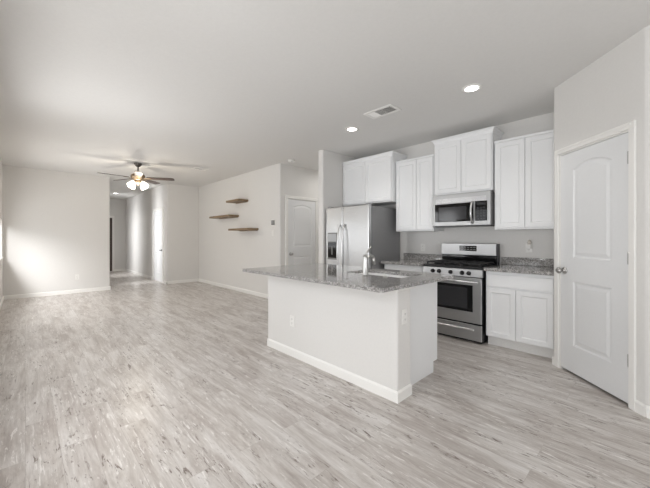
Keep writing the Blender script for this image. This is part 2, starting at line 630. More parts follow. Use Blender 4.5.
baseboard('far', [(XF, YL, XF, HY0 + 0.014)], 'white baseboard under the blank living room wall')
baseboard('hall', [(XF, HY1 - 0.014, XF, YS), (-9.36, HY1, XF + 0.014, HY1), (-14.0, HY1, -10.36, HY1)], 'white baseboard along the hall wall and corner')
baseboard('hall_end', [(-14.0, 2.42, -14.0, HY1)], 'white baseboard at the end of the hall')
baseboard('shelf', [(XF, YS, -5.08, YS), (-5.08, YS - 0.014, -5.08, 3.762)], 'white baseboard under the floating shelves')
baseboard('partition', [(-3.8, 3.60, -3.8, 4.4), (-3.925, 3.60, -3.8, 3.60)], 'white baseboard around the partition end')
baseboard('window', [(-1.5, YL, XF, YL)], 'white baseboard under the windows')
pb = MB()
board(*A, *diag(3.122, DN), pb)
board(*diag(2.312, DN), *B, pb)
board(*B, XR, B[1], pb)
struct(pb, 'baseboard_pantry', TRIM, 'white baseboard either side of the pantry door', 'baseboard')

# ------------------------------------------------------------------ interior doors


def rect_ring(x0, x1, z0, z1):
    return [(x0, z0), (x1, z0), (x1, z1), (x0, z1)]


def arch_ring(x0, x1, z0, z1, rise, inset=0.0):
    x0 += inset; x1 -= inset; z0 += inset; z1 -= inset
    pts = [(x0, z0), (x1, z0)]
    n = 14
    for k in range(n + 1):
        u = k / n
        x = x1 + (x0 - x1) * u
        pts.append((x, z1 + rise * (1 - (2 * u - 1) ** 2)))
    return pts


def panel_slab(mb, w, h, z0, th, panels, M):
    """door leaf in local axes: x across, y = 0 front face (faces -y), z up"""
    b = bmesh.new()
    outer = [b.verts.new((x, 0, z)) for x, z in rect_ring(0, w, z0, h)]
    es = [b.edges.new((outer[i], outer[(i + 1) % 4])) for i in range(4)]
    for (px0, px1, pz0, pz1, rise) in panels:
        rings = []
        for ins, dep in ((0.0, 0.0), (0.012, 0.009), (0.026, 0.009), (0.05, 0.002)):
            rings.append([b.verts.new((x, dep, z)) for x, z in arch_ring(px0, px1, pz0, pz1, rise, ins)])
        n = len(rings[0])
        es += [b.edges.new((rings[0][i], rings[0][(i + 1) % n])) for i in range(n)]
        for a, d in zip(rings, rings[1:]):
            for i in range(n):
                b.faces.new((a[i], a[(i + 1) % n], d[(i + 1) % n], d[i]))
        b.faces.new(rings[-1])
    bmesh.ops.triangle_fill(b, edges=es, use_beauty=True)
    back = [b.verts.new((x, th, z)) for x, z in rect_ring(0, w, z0, h)]
    for i in range(4):
        b.faces.new((outer[i], outer[(i + 1) % 4], back[(i + 1) % 4], back[i]))
    b.faces.new(back)
    bmesh.ops.recalc_face_normals(b, faces=b.faces)
    bmesh.ops.transform(b, matrix=M, verts=b.verts)
    mb._merge(b)
    return mb


def casing(mb, x0, x1, z1, w, th, M):
    """door casing around an opening x0..x1, height z1"""
    for a, b_ in ((x0 - w, x0), (x1, x1 + w)):
        mb.box(a, b_, -th, 0, 0, z1, 0.003, 1, M)
    mb.box(x0 - w, x1 + w, -th, 0, z1, z1 + w, 0.003, 1, M)
    mb.box(x0 - w * 0.35, x1 + w * 0.35, -th - 0.005, -th, z1 + w * 0.55, z1 + w * 0.8, 0, 1, M)
    return mb


def interior_door(k, origin, ang, w, h, label, panels, knob_x, knob_z, hinges, hinge_x, lever=False, leaf=None, slab_mat=None, setback=-0.010, cth=0.030, cw=0.06):
    """local frame: x along the wall (seen left to right), y into the wall"""
    r = tag(bpy.data.objects.new('door_%d' % k, None), label, 'door', kind='structure')
    COL.objects.link(r)
    r.location = (origin[0], origin[1], 0)
    r.rotation_euler = (0, 0, ang)
    I = Matrix.Identity(4)
    casing(MB(), 0, w, h, cw, cth, I).build('door_casing', TRIM, r, local=True)
    jm = MB()
    jm.box(0.0, 0.008, 0.001, 0.11, 0, h)
    jm.box(w - 0.008, w, 0.001, 0.11, 0, h)
    jm.box(0.012, w - 0.012, 0.001, 0.11, h - 0.012, h)
    jm.build('door_jamb', TRIM, r, local=True)
    sl = panel_slab(MB(), w - 0.02, h - 0.016, 0.022, 0.035, panels, Matrix.Translation((0.010, setback, 0)))
    slab = sl.build('door_panel', slab_mat or DOORW, r, local=True)
    kn = MB()
    if lever:
        kn.lathe([(0.0, 0), (0.03, 0), (0.03, 0.01), (0.012, 0.014), (0.012, 0.05), (0, 0.05)], (knob_x, setback, knob_z), '-Y', 16)
        kn.tube([(knob_x, setback - 0.045, knob_z), (knob_x - 0.11, setback - 0.05, knob_z)], 0.009, 10)
        kn.build('door_handle', BLACK if lever == 'dark' else NICKEL, slab, local=True)
    else:
        kn.lathe([(0.0, 0), (0.033, 0), (0.033, 0.006), (0.026, 0.012), (0.012, 0.016), (0.011, 0.034), (0.02, 0.038), (0.028, 0.05), (0.029, 0.062), (0.022, 0.072), (0, 0.075)],
                 (knob_x, setback, knob_z), '-Y', 20)
        kn.build('door_knob', NICKEL, slab, local=True)
    for hz in hinges:
        hm = MB().lathe([(0, -0.047), (0.007, -0.047), (0.007, 0.047), (0, 0.047)], (hinge_x, -0.0045, hz), 'Z', 10)
        hm.box(hinge_x - 0.016, hinge_x, 0.0, 0.0035, hz - 0.045, hz + 0.045)
        hm.build('hinge', NICKEL, r, local=True)
    return r


# door_1: pantry.  x runs from the left jamb towards the camera, s decreasing
pa = diag(D_L, DN)
wdt = D_L - D_R
interior_door(1, pa, -PI / 4, wdt, 2.062, 'white arch-top two-panel pantry door in the angled right wall',
              [(0.15, 0.545, 1.075, 1.885, 0.055), (0.15, 0.545, 0.27, 0.86, 0.0)],
              0.06, 0.95, (1.856, 1.108, 0.345), wdt - 0.006, setback=0.004, cth=0.017, cw=0.05)
# door_2: passage door, on the wall x = -5.08 facing +x: seen left to right = +y
interior_door(2, (-5.08, 3.822), PI / 2, 0.76, 2.06, 'white two-panel passage door between shelf wall and fridge partition',
              [(0.13, 0.63, 1.08, 1.90, 0.05), (0.13, 0.63, 0.24, 0.88, 0.0)], 0.07, 0.935, (), 0.75)
# door_3: hall door on y = 2.785 facing -y
interior_door(3, (-10.30, HY1), 0, 0.86, 2.06, 'white hall door with dark lever, just around the hall corner',
              [(0.13, 0.73, 1.08, 1.92, 0.0), (0.13, 0.73, 0.26, 0.84, 0.0)], 0.79, 0.915, (), 0.85, lever='dark')
# door_4: dark door at the hall end on x = -14 facing +x
interior_door(4, (-14.0, 1.60), PI / 2, 0.76, 2.03, 'dark brown door in white casing at the far end of the hall',
              [(0.13, 0.63, 1.08, 1.88, 0.0), (0.13, 0.63, 0.24, 0.88, 0.0)], 0.07, 0.935, (), 0.75, slab_mat=DKDOOR)

# ------------------------------------------------------------------ kitchen cabinets


def shaker(x0, x1, z0, z1, y, rail=0.055):
    """a recessed-panel cabinet door facing -y with its face at y"""
    m = MB()
    t = 0.019
    m.box(x0, x0 + rail, y, y + t, z0, z1, 0.002, 1)
    m.box(x1 - rail, x1, y, y + t, z0, z1, 0.002, 1)
    m.box(x0 + rail - 0.001, x1 - rail + 0.001, y, y + t, z0, z0 + rail, 0.002, 1)
    m.box(x0 + rail - 0.001, x1 - rail + 0.001, y, y + t, z1 - rail, z1, 0.002, 1)
    # sloped inner lip and recessed field
    b = bmesh.new()
    o = [b.verts.new((x, y + 0.001, z)) for x, z in rect_ring(x0 + rail, x1 - rail, z0 + rail, z1 - rail)]
    i = [b.verts.new((x, y + 0.010, z)) for x, z in rect_ring(x0 + rail + 0.009, x1 - rail - 0.009, z0 + rail + 0.009, z1 - rail - 0.009)]
    for k in range(4):
        b.faces.new((o[k], o[(k + 1) % 4], i[(k + 1) % 4], i[k]))
    b.faces.new(i)
    bmesh.ops.recalc_face_normals(b, faces=b.faces)
    m._merge(b)
    m.box(x0 + rail, x1 - rail, y + 0.012, y + t, z0 + rail, z1 - rail)
    return m


def wall_cabinet(label, x0, x1, yf, z0, z1, crown, split=None, yb=YK, doorlo=0.022):
    r = thing('wall_cabinet', label, 'cabinet', (x0, yf, z0), 'upper cabinets on the kitchen wall')
    MB().box(x0, x1, yf + 0.02, yb - 0.002, z0, z1 - 0.001, 0.0015, 1).build('cabinet_body', CAB, r)
    xm = split if split else (x0 + x1) / 2
    ed = 0.012
    dz0, dz1 = z0 + doorlo, z1 - (0.035 if crown < 0.021 else 0.075)
    shaker(x0 + ed, xm - 0.0035, dz0, dz1, yf).build('cabinet_door', CAB, r)
    shaker(xm + 0.0035, x1 - ed, dz0, dz1, yf).build('cabinet_door', CAB, r)
    cr = MB()
    if crown < 0.021:
        cr.box(x0, x1, yf + 0.005, yf + 0.0195, z1 - 0.03, z1, 0.002, 1)
    else:
        # flared crown: front run and two returns
        prof = [(0.0, -0.055), (0.004, -0.053), (0.006, -0.042), (crown * 0.6, -0.018), (crown, -0.010), (crown, 0.0), (0.0, 0.0)]
        b = bmesh.new()
        rows = []
        for (o, z) in prof:
            rows.append([b.verts.new(p) for p in ((x0 - o, yb - 0.004, z1 + z), (x0 - o, yf + 0.02 - o, z1 + z), (x1 + o, yf + 0.02 - o, z1 + z), (x1 + o, yb - 0.004, z1 + z))])
        for a, d in zip(rows, rows[1:]):
            for k in range(3):
                b.faces.new((a[k], a[k + 1], d[k + 1], d[k]))
        b.faces.new((rows[-1][0], rows[-1][1], rows[-1][2], rows[-1][3]))
        bmesh.ops.recalc_face_normals(b, faces=b.faces)
        cr._merge(b)
    cr.build('crown_moulding', CAB, r)
    return r


wall_cabinet('tall-set white double-door cabinet above the stainless fridge', -3.796, -2.765, 4.075, 1.825, 2.60, 0.022, -3.285)
wall_cabinet('white double-door upper cabinet between fridge cabinet and microwave', -2.758, -2.128, 4.172, 1.360, 2.452, 0.02, -2.40)
wall_cabinet('highest white double-door cabinet directly over the microwave', -2.112, -1.352, 4.150, 1.850, 2.628, 0.032)
wall_cabinet('white double-door upper cabinet right of the microwave, beside the pantry', -1.336, -0.675, 4.172, 1.360, 2.452, 0.02, -1.006)


def slab_front(x0, x1, z0, z1, y):
    m = MB()
    m.box(x0, x1, y, y + 0.019, z0, z1, 0.004, 2)
    return m


YB = 3.905


def base_cabinet(label, x0, x1, split, drawers):
    r = thing('base_cabinet', label, 'cabinet', (x0, YB, 0), 'base cabinets under the kitchen counter')
    MB().box(x0, x1, YB, YK - 0.002, 0.115, 0.874, 0.0015, 1).build('cabinet_body', CAB, r)
    MB().box(x0 + 0.002, x1, YB + 0.065, YB + 0.08, 0.0, 0.1155).build('toe_kick', TOE, r)
    for a, b_ in drawers:
        slab_front(a + 0.012, b_ - 0.012, 0.70, 0.838, YB - 0.0195).build('drawer', CAB, r)
    shaker(x0 + 0.012, split - 0.0035, 0.125, 0.68, YB - 0.0195, 0.05).build('cabinet_door', CAB, r)
    shaker(split + 0.0035, x1 - 0.012, 0.125, 0.68, YB - 0.0195, 0.05).build('cabinet_door', CAB, r)
    return r


base_cabinet('white base cabinet with drawer over two doors, right of the range', -1.338, -0.675, -1.025, [(-1.338, -0.675)])
base_cabinet('white base cabinet between the fridge and the range', -2.775, -2.126, -2.45, [(-2.775, -2.126)])


def counter(label, x0, x1):
    r = thing('countertop', label, 'countertop', (x0, 3.846, 0.875), 'granite counters along the kitchen wall')
    MB().box(x0, x1, 3.850, YK - 0.001, 0.8755, 0.914, 0.004, 2).build('worktop', GRAN, r)
    MB().box(x0, x1, YK - 0.021, YK - 0.001, 0.9145, 1.013, 0.003, 1).build('backsplash', GRAN, r)


counter('speckled granite counter with low backsplash right of the range', -1.346, -0.673)
counter('speckled granite counter between the fridge and the range', -2.805, -2.121)

# ------------------------------------------------------------------ fridge
r = thing('refrigerator', 'stainless side-by-side refrigerator with dark grey sides and door dispenser', 'refrigerator', (-3.28, 4.08, 0))
FX0, FX1, FY = -3.772, -2.864, 3.640
FZ = 1.757
MB().box(FX0 + 0.004, FX1 - 0.004, FY + 0.075, 4.47, 0.02, 1.735, 0.006, 2).build('cabinet_body', DGREY, r)
MB().box(FX0 + 0.02, FX1 - 0.02, FY + 0.09, 4.40, 0.0, 0.0195).build('base_feet', BLACK, r)
MB().box(FX0 + 0.01, FX1 - 0.01, FY + 0.05, FY + 0.074, 0.03, 0.115).build('base_grille', BLACK, r)
seam = -3.388
for nm, a, b_ in (('freezer_door', FX0, seam - 0.004), ('fridge_door', seam + 0.004, FX1)):
    d = MB().box(a, b_, FY, FY + 0.07, 0.13, FZ, 0.014, 4).build(nm, STEEL, r)
    hx = seam + (-0.05 if nm == 'freezer_door' else 0.05)
    pts = []
    for k in range(15):
        u = k / 14
        pts.append((hx, FY - 0.022 - 0.05 * math.sin(PI * u) ** 0.6 if 0 < u < 1 else FY + 0.002, 0.52 + 0.95 * u))
    MB().tube(pts, 0.0125, 12).build('door_handle', STEELH, d)
    if nm == 'freezer_door':
        dp = MB().box(-3.726, -3.505, FY - 0.006, FY + 0.002, 0.905, 1.345, 0.004, 1).build('dispenser', GPLASTIC, d)
MB().box(-3.714, -3.517, FY - 0.010, FY - 0.0055, 1.20, 1.325, 0.002, 1).build('dispenser_panel', LGREY, dp)
dpc = MB().box(-3.714, -3.517, FY - 0.0085, FY - 0.0055, 0.925, 1.185, 0.001, 1)
dpc.build('dispenser_recess', BGLASS, dp)
dl = MB().box(-3.63, -3.602, FY - 0.014, FY - 0.008, 0.985, 1.12, 0.003, 1).build('dispenser_lever', GPLASTIC, dp)
MB().box(-3.714, -3.517, FY - 0.022, FY - 0.006, 0.915, 0.934, 0.002, 1).build('drip_tray', GPLASTIC, dp)
for xx in (FX0 + 0.05, FX1 - 0.05):
    MB().box(xx - 0.03, xx + 0.03, FY + 0.02, FY + 0.11, FZ - 0.002, FZ + 0.02, 0.005, 2).build('hinge_cover', DGREY, r)

# ------------------------------------------------------------------ gas range
RX0, RX1 = -2.113, -1.357
RC = (RX0 + RX1) / 2
YR = 3.850
r = thing('gas_range', 'freestanding stainless gas range with black oven window and cast iron grates', 'stove', (RC, 4.15, 0))
MB().box(RX0 + 0.004, RX1 - 0.004, YR + 0.03, 4.455, 0.02, 0.880, 0.003, 1).build('range_body', BLACK, r)
MB().box(RX0 + 0.03, RX1 - 0.03, YR + 0.07, 4.40, 0.0, 0.0195).build('range_feet', BLACK, r)
# control panel: slightly leaning front
cp = MB()
cpp = [(YR - 0.010, 0.792), (YR + 0.004, 0.878), (YR + 0.02, 0.886), (YR + 0.06, 0.886), (YR + 0.06, 0.792)]
b = bmesh.new()
lo = [b.verts.new((RX0, y, z)) for y, z in cpp]
hi = [b.verts.new((RX1, y, z)) for y, z in cpp]
b.faces.new(lo); b.faces.new(hi)
for k in range(5):
    b.faces.new((lo[k], lo[(k + 1) % 5], hi[(k + 1) % 5], hi[k]))
bmesh.ops.recalc_face_normals(b, faces=b.faces)
cp._merge(b)
cpo = cp.build('control_panel', RSTEEL, r)
for kx in (-1.970, -1.885, -1.735, -1.592, -1.512):
    kb = MB().lathe([(0, 0), (0.026, 0), (0.026, 0.006), (0.021, 0.010), (0.019, 0.030), (0.016, 0.034), (0, 0.034)], (kx, YR - 0.004, 0.833), '-Y', 20)
    kb.box(kx - 0.004, kx + 0.004, YR - 0.043, YR - 0.036, 0.815, 0.851, 0.002, 1)
    kb.build('burner_knob', BLACK, cpo)
# cooktop, burners, grates
MB().box(RX0, RX1, YR + 0.012, 4.375, 0.8865, 0.9125, 0.004, 2).build('cooktop', BLACK, r)
for bx, by, br_ in ((RC - 0.23, 3.99, 0.045), (RC + 0.23, 3.99, 0.05), (RC - 0.23, 4.25, 0.04), (RC + 0.23, 4.25, 0.045), (RC, 4.12, 0.045)):
    MB().lathe([(0, 0.0005), (br_ * 1.25, 0.0005), (br_ * 1.2, 0.008), (br_, 0.010), (br_ * 0.95, 0.018), (0, 0.020)], (bx, by, 0.913), 'Z', 20).build('burner', IRON, r)
gw = (RX1 - RX0 - 0.06) / 3
for k in range(3):
    g = MB()
    x0 = RX0 + 0.03 + gw * k + 0.004
    x1 = x0 + gw - 0.008
    y0, y1 = 3.895, 4.345
    zt = 0.950
    hw = 0.006
    for xx in (x0 + hw, x1 - hw, (x0 + x1) / 2):
        g.box(xx - hw, xx + hw, y0, y1, zt - 0.014, zt, 0.002, 1)
    for yy in (y0 + hw, y1 - hw, y0 + 0.14, y1 - 0.14, (y0 + y1) / 2):
        g.box(x0, x1, yy - hw, yy + hw, zt - 0.014, zt, 0.002, 1)
    for xx in (x0 + hw, x1 - hw):
        for yy in (y0 + hw, y1 - hw):
            g.box(xx - 0.008, xx + 0.008, yy - 0.008, yy + 0.008, 0.913, zt - 0.010)
    g.build('burner_grate', IRON, r)
# backguard
bg = MB().box(RX0 + 0.002, RX1 - 0.002, 4.395, 4.462, 0.905, 1.180, 0.004, 2).build('backguard', BLACK, r)
MB().box(RX0 + 0.003, RX1 - 0.018, 4.372, 4.3945, 1.025, 1.183, 0.006, 3).build('backguard_panel', RSTEEL, bg)
MB().box(-1.846, -1.616, 4.3690, 4.3715, 1.080, 1.153, 0.001, 1).build('display', BGLASS, bg)
for kk in range(5):
    for jj in range(2):
        xx = -1.825 + 0.042 * kk
        zz = 1.094 + 0.03 * jj
        MB().box(xx, xx + 0.028, 4.3680, 4.3688, zz, zz + 0.012).build('display_button', GPLASTIC, bg)
MB().box(RX0 + 0.006, RX1 - 0.02, 4.388, 4.3945, 0.925, 1.020, 0.002, 1).build('backguard_splash', BGLASS, bg)
# oven door
od = MB().box(RX0 + 0.004, RX1 - 0.010, YR, YR + 0.029, 0.238, 0.782, 0.006, 3).build('oven_door', RSTEEL, r)
MB().box(RC - 0.268, RC + 0.268, YR - 0.003, YR + 0.001, 0.372, 0.690, 0.003, 1).build('oven_window_frame', BGLASS, od)
MB().box(RC - 0.195, RC + 0.205, YR - 0.0045, YR - 0.0025, 0.405, 0.655, 0.001, 1).build('oven_window', SGLASS, od)
hb = MB().tube([(RX0 + 0.035, YR - 0.048, 0.735), (RX1 - 0.035, YR - 0.048, 0.735)], 0.0135, 14)
for xx in (RX0 + 0.06, RX1 - 0.06):
    hb.tube([(xx, YR + 0.002, 0.735), (xx, YR - 0.048, 0.735)], 0.010, 10)
hb.build('oven_handle', STEELH, od)
# drawer with pressed handle
dr = MB().box(RX0 + 0.004, RX1 - 0.010, YR + 0.002, YR + 0.029, 0.032, 0.218, 0.006, 3).build('warming_drawer', RSTEEL, r)
dh = MB().box(RC - 0.285, RC + 0.285, YR - 0.020, YR + 0.003, 0.150, 0.172, 0.008, 3)
dh.build('drawer_handle', STEELH, dr)

# ------------------------------------------------------------------ microwave
MX0, MX1, MY = -2.108, -1.354, 4.105
r = thing('microwave', 'stainless over-the-range microwave with black door and curved handle', 'microwave', (RC, MY, 1.42))
MB().box(MX0 + 0.003, MX1 - 0.003, MY + 0.03, 4.49, 1.424, 1.836, 0.003, 1).build('microwave_body', DGREY, r)
fr = MB().box(MX0, MX1, MY, MY + 0.0295, 1.418, 1.842, 0.008, 3).build('front_frame', RSTEEL, r)
dd = MB().box(-2.068, -1.556, MY - 0.012, MY + 0.001, 1.474, 1.715, 0.004, 2).build('microwave_door', BGLASS, r)
MB().box(-2.010, -1.640, MY - 0.0135, MY - 0.0115, 1.496, 1.672, 0.001, 1).build('door_window', SGLASS, dd)
pts = [(-1.568, MY - 0.014 - 0.045 * math.sin(PI * k / 10), 1.442 + 0.285 * k / 10) for k in range(11)]
MB().tube(pts, 0.0125, 12).build('door_handle', STEELH, dd)
kp = MB().box(-1.535, -1.392, MY - 0.008, MY + 0.001, 1.474, 1.722, 0.003, 1).build('control_panel', BGLASS, r)
MB().box(-1.515, -1.412, MY - 0.0095, MY - 0.0075, 1.670, 1.705, 0.001, 1).build('display', SGLASS, kp)
for jj in range(5):
    for kk in range(3):
        xx = -1.510 + 0.036 * kk
        zz = 1.490 + 0.034 * jj
        MB().box(xx, xx + 0.024, MY - 0.0088, MY - 0.0078, zz, zz + 0.018).build('keypad_button', SGLASS, kp)
vg = MB()
for k in range(4):
    vg.box(MX0 + 0.05, MX1 - 0.05, MY - 0.0022, MY + 0.001, 1.735 + 0.014 * k, 1.741 + 0.014 * k)
vg.build('vent_grille', STEELH, r)
MB().box(MX0 + 0.02, MX1 - 0.02, MY + 0.04, 4.44, 1.410, 1.4235).build('bottom_plate', BLACK, r)

# ------------------------------------------------------------------ island
IX0, IX1 = -3.10, -1.340
IY = 2.052
r = thing('kitchen_island', 'kitchen island with plain knee wall and white cabinets under a granite top', 'kitchen island', ((IX0 + IX1) / 2, 2.45, 0))
MB().prism(fillet([(IX0, IY), (IX1, IY, 0.022), (IX1, 2.238), (IX0, 2.238)]), 0, 0.883).build('knee_wall', WALL, r)
ib = MB()
board(IX0 - 0.0, IY, IX1 + 0.013, IY, ib)
board(IX1, IY - 0.013, IX1, 2.242, ib)
ib.build('baseboard', TRIM, r)
# moulding under the top
PX = -1.41
it = MB()
it.box(IX0, IX1 + 0.02, IY - 0.018, IY - 0.0005, 0.852, 0.8835, 0.003, 1)
it.box(IX1 + 0.0005, IX1 + 0.02, IY - 0.018, 2.30, 0.852, 0.8835, 0.003, 1)
it.build('top_trim', TRIM, r)
cb = MB()
cb.box(IX0, PX - 0.0195, 2.2385, 2.815, 0.10, 0.883)
cb.build('cabinet_body', CAB, r)
pn = MB()
pn.prism([(2.2385, 0.0), (2.762, 0.0), (2.762, 0.10), (2.838, 0.10), (2.838, 0.883), (2.2385, 0.883)], PX - 0.019, PX,
         Matrix(((0, 0, 1, 0), (1, 0, 0, 0), (0, 1, 0, 0), (0, 0, 0, 1))))
pn.build('end_panel', CAB, r)
MB().box(IX0, PX - 0.0195, 2.745, 2.760, 0.0, 0.0995).build('toe_kick', TOE, r)
cx = [IX0 + 0.01, -2.62, -2.10, -1.80, -1.445]


def shaker_back(x0, x1, z0, z1, y):
    m = shaker(-x1, -x0, z0, z1, -y)
    bmesh.ops.transform(m.bm, matrix=Matrix.Rotation(PI, 4, 'Z'), verts=m.bm.verts)
    return m


for a, b_ in zip(cx, cx[1:]):
    shaker_back(a + 0.003, b_ - 0.003, 0.12, 0.70, 2.835).build('cabinet_door', CAB, r)
    m = MB().box(a + 0.003, b_ - 0.003, 2.816, 2.835, 0.715, 0.86, 0.003, 1)
    m.build('drawer', CAB, r)

# island top with a sink cut-out
r = thing('island_countertop', 'glossy speckled granite island top with sink cut-out and overhang', 'countertop', (-2.2, 2.3, 0.884))
TX0, TX1, TY0, TY1 = -3.155, -1.262, 1.742, 2.875
SX0, SX1, SY0, SY1 = -2.135, -1.475, 2.325, 2.700
b = bmesh.new()


def ring_z(pts, z):
    return [b.verts.new((x, y, z)) for x, y in pts]


op = fillet([(TX0, TY0, 0.02), (TX1, TY0, 0.02), (TX1, TY1, 0.02), (TX0, TY1, 0.02)], 4)
ip = fillet([(SX0, SY0, 0.04), (SX1, SY0, 0.04), (SX1, SY1, 0.04), (SX0, SY1, 0.04)], 4)
tops = {}
for z in (0.884, 0.914):
    o_, i_ = ring_z(op, z), ring_z(ip, z)
    es = [b.edges.new((o_[k], o_[(k + 1) % len(o_)])) for k in range(len(o_))] + [b.edges.new((i_[k], i_[(k + 1) % len(i_)])) for k in range(len(i_))]
    bmesh.ops.triangle_fill(b, edges=es, use_beauty=True)
    tops[z] = (o_, i_)
for q in (0, 1):
    a, d = tops[0.884][q], tops[0.914][q]
    n = len(a)
    for k in range(n):
        b.faces.new((a[k], a[(k + 1) % n], d[(k + 1) % n], d[k]))
bmesh.ops.recalc_face_normals(b, faces=b.faces)
mb = MB()
mb._merge(b)
mb.build('worktop', GRAN, r)

# sink
r = thing('kitchen_sink', 'stainless undermount sink set into the island granite', 'sink', ((SX0 + SX1) / 2, (SY0 + SY1) / 2, 0.70))
sk = MB()
b = bmesh.new()
g = 0.006
prs = []
for ins, z in ((-0.02, 0.8825), (0.004, 0.8825), (0.006, 0.86), (0.016, 0.72), (0.05, 0.695)):
    prs.append(ring_z(fillet([(SX0 + ins, SY0 + ins, 0.05), (SX1 - ins, SY0 + ins, 0.05), (SX1 - ins, SY1 - ins, 0.05), (SX0 + ins, SY1 - ins, 0.05)], 4), z))
for a, d in zip(prs, prs[1:]):
    n = len(a)
    for k in range(n):
        f = b.faces.new((a[k], a[(k + 1) % n], d[(k + 1) % n], d[k]))
        f.smooth = True
b.faces.new(prs[-1])
bmesh.ops.recalc_face_normals(b, faces=b.faces)
sk._merge(b)
so = sk.build('basin', SINK, r)
md = so.modifiers.new('gauge', 'SOLIDIFY')
md.thickness = 0.0015
MB().lathe([(0, 0), (0.045, 0), (0.045, 0.004), (0.03, 0.003), (0, 0.002)], ((SX0 + SX1) / 2, (SY0 + SY1) / 2, 0.6965), 'Z', 24).build('drain', CHROME, r)

# faucet
FXc, FYc = -1.818, 2.262
r = thing('faucet', 'chrome single-lever faucet standing on the island behind the sink', 'faucet', (FXc, FYc, 0.9145))
MB().lathe([(0, 0), (0.030, 0), (0.030, 0.006), (0.0265, 0.012), (0.0245, 0.10), (0.022, 0.16), (0.019, 0.185), (0, 0.190)], (FXc, FYc, 0.9145), 'Z', 28).build('body', CHROME, r)
fd = Vector((-0.16, 0.987, 0))
fo = Vector((FXc, FYc, 0))
sp = [fo + Vector((0, 0, 1.03))]
for k in range(13):
    a = PI * (1 - k / 12 * 0.80)
    sp.append(fo + fd * (0.095 + 0.075 * math.cos(a)) + Vector((0, 0, 1.045 + 0.045 * math.sin(a))))
MB().tube(sp, 0.0115, 14).build('spout', CHROME, r)
e = Vector(sp[-1])
MB().tube([e + Vector((0, 0, 0.004)), e + fd * 0.006 + Vector((0, 0, -0.03)), e + fd * 0.008 + Vector((0, 0, -0.07))], [0.0125, 0.0155, 0.0145], 14).build('spray_head', NICKEL, r)
MB().tube([fo + Vector((0, 0, 1.098)), fo + Vector((0.006, 0.02, 1.13)), fo + Vector((0.012, 0.05, 1.165)), fo + Vector((0.015, 0.062, 1.177))], [0.012, 0.009, 0.007, 0.008], 12).build('lever', CHROME, r)
# air-gap buttons on the granite
tag(MB().lathe([(0, 0), (0.022, 0), (0.022, 0.006), (0.017, 0.010), (0, 0.011)], (-1.60, 2.262, 0.9145), 'Z', 20).build('hole_cover', CHROME), 'small round chrome cap on the granite right of the faucet', 'cap')

# ------------------------------------------------------------------ switches, outlets, thermostat


def plate(name, label, cat, M, kind, group=None):
    """wall plate in a local frame: x across, y = 0 wall, -y towards the room"""
    r = bpy.data.objects.new(name, None)
    COL.objects.link(r)
    r.matrix_world = M
    tag(r, label, cat, group)
    MB().box(-0.036, 0.036, -0.006, -0.0003, -0.058, 0.058, 0.003, 2).build('cover_plate', PLASTIC, r, local=True)
    if kind == 'outlet':
        for zz in (-0.021, 0.021):
            s = MB().box(-0.0165, 0.0165, -0.0085, -0.0055, zz - 0.0145, zz + 0.0145, 0.002, 1).build('receptacle', PLASTIC, r, local=True)
            sl = MB()
            sl.box(-0.0075, -0.0050, -0.0090, -0.0082, zz - 0.004, zz + 0.006)
            sl.box(0.0050, 0.0075, -0.0090, -0.0082, zz - 0.004, zz + 0.006)
            sl.lathe([(0, 0), (0.0022, 0), (0.0022, 0.0006), (0, 0.0006)], (0, -0.0083, zz - 0.009), '-Y', 8)
            sl.build('slots', SLOT, s, local=True)
    else:
        s = MB().box(-0.0165, 0.0165, -0.0095, -0.0055, -0.033, 0.033, 0.002, 1).build('rocker', PLASTIC, r, local=True)
    return r


FACE = {'-y': 0.0, '+x': PI / 2, '+y': PI}


def at(x, y, z, face):
    return Matrix.Translation((x, y, z)) @ Matrix.Rotation(FACE[face], 4, 'Z')


plate('wall_outlet', 'white outlet plate low on the blank living room wall', 'outlet', at(XF, 0.855, 0.365, '+x'), 'outlet', 'white outlet plates')
plate('wall_outlet', 'white outlet plate on the long front face of the island', 'outlet', at(-2.64, IY, 0.374, '-y'), 'outlet', 'white outlet plates')
plate('wall_outlet', 'white outlet plate on the narrow end of the island knee wall', 'outlet', at(IX1, 2.150, 0.640, '+x'), 'outlet', 'white outlet plates')
plate('wall_outlet', 'white outlet plate above the counter left of the range', 'outlet', at(-2.47, YK, 1.11, '-y'), 'outlet', 'white outlet plates')
plate('wall_outlet', 'white outlet plate above the counter right of the range', 'outlet', at(-1.04, YK, 1.135, '-y'), 'outlet', 'white outlet plates')
plate('light_switch', 'white rocker switch on the shelf wall under the thermostat', 'switch', at(-5.32, YS, 1.36, '-y'), 'switch')
# plug-in night light in the outlet right of the range
r = thing('night_light', 'small clear plug-in night light in the outlet right of the range', 'night light', (-1.035, YK - 0.009, 1.156))
MB().box(-1.058, -1.012, YK - 0.036, YK - 0.0092, 1.128, 1.178, 0.006, 2).build('plug_body', PLASTIC, r)
MB().lathe([(0, 0), (0.017, 0.002), (0.022, 0.02), (0.018, 0.045), (0.008, 0.056), (0, 0.058)], (-1.03, YK - 0.03, 1.178), 'Z', 16).build('shade', AMBER, r)
# thermostat
r = thing('thermostat', 'small square grey thermostat on the shelf wall above a switch', 'thermostat', (-5.298, YS, 1.57))
MB().box(-5.37, -5.226, YS - 0.012, YS - 0.0003, 1.50, 1.64, 0.004, 2).build('base_plate', PLASTIC, r)
MB().box(-5.350, -5.246, YS - 0.026, YS - 0.012, 1.522, 1.618, 0.004, 2).build('housing', GPLASTIC, r)
MB().box(-5.338, -5.258, YS - 0.0275, YS - 0.0255, 1.545, 1.606, 0.001, 1).build('screen', DGREY, r)

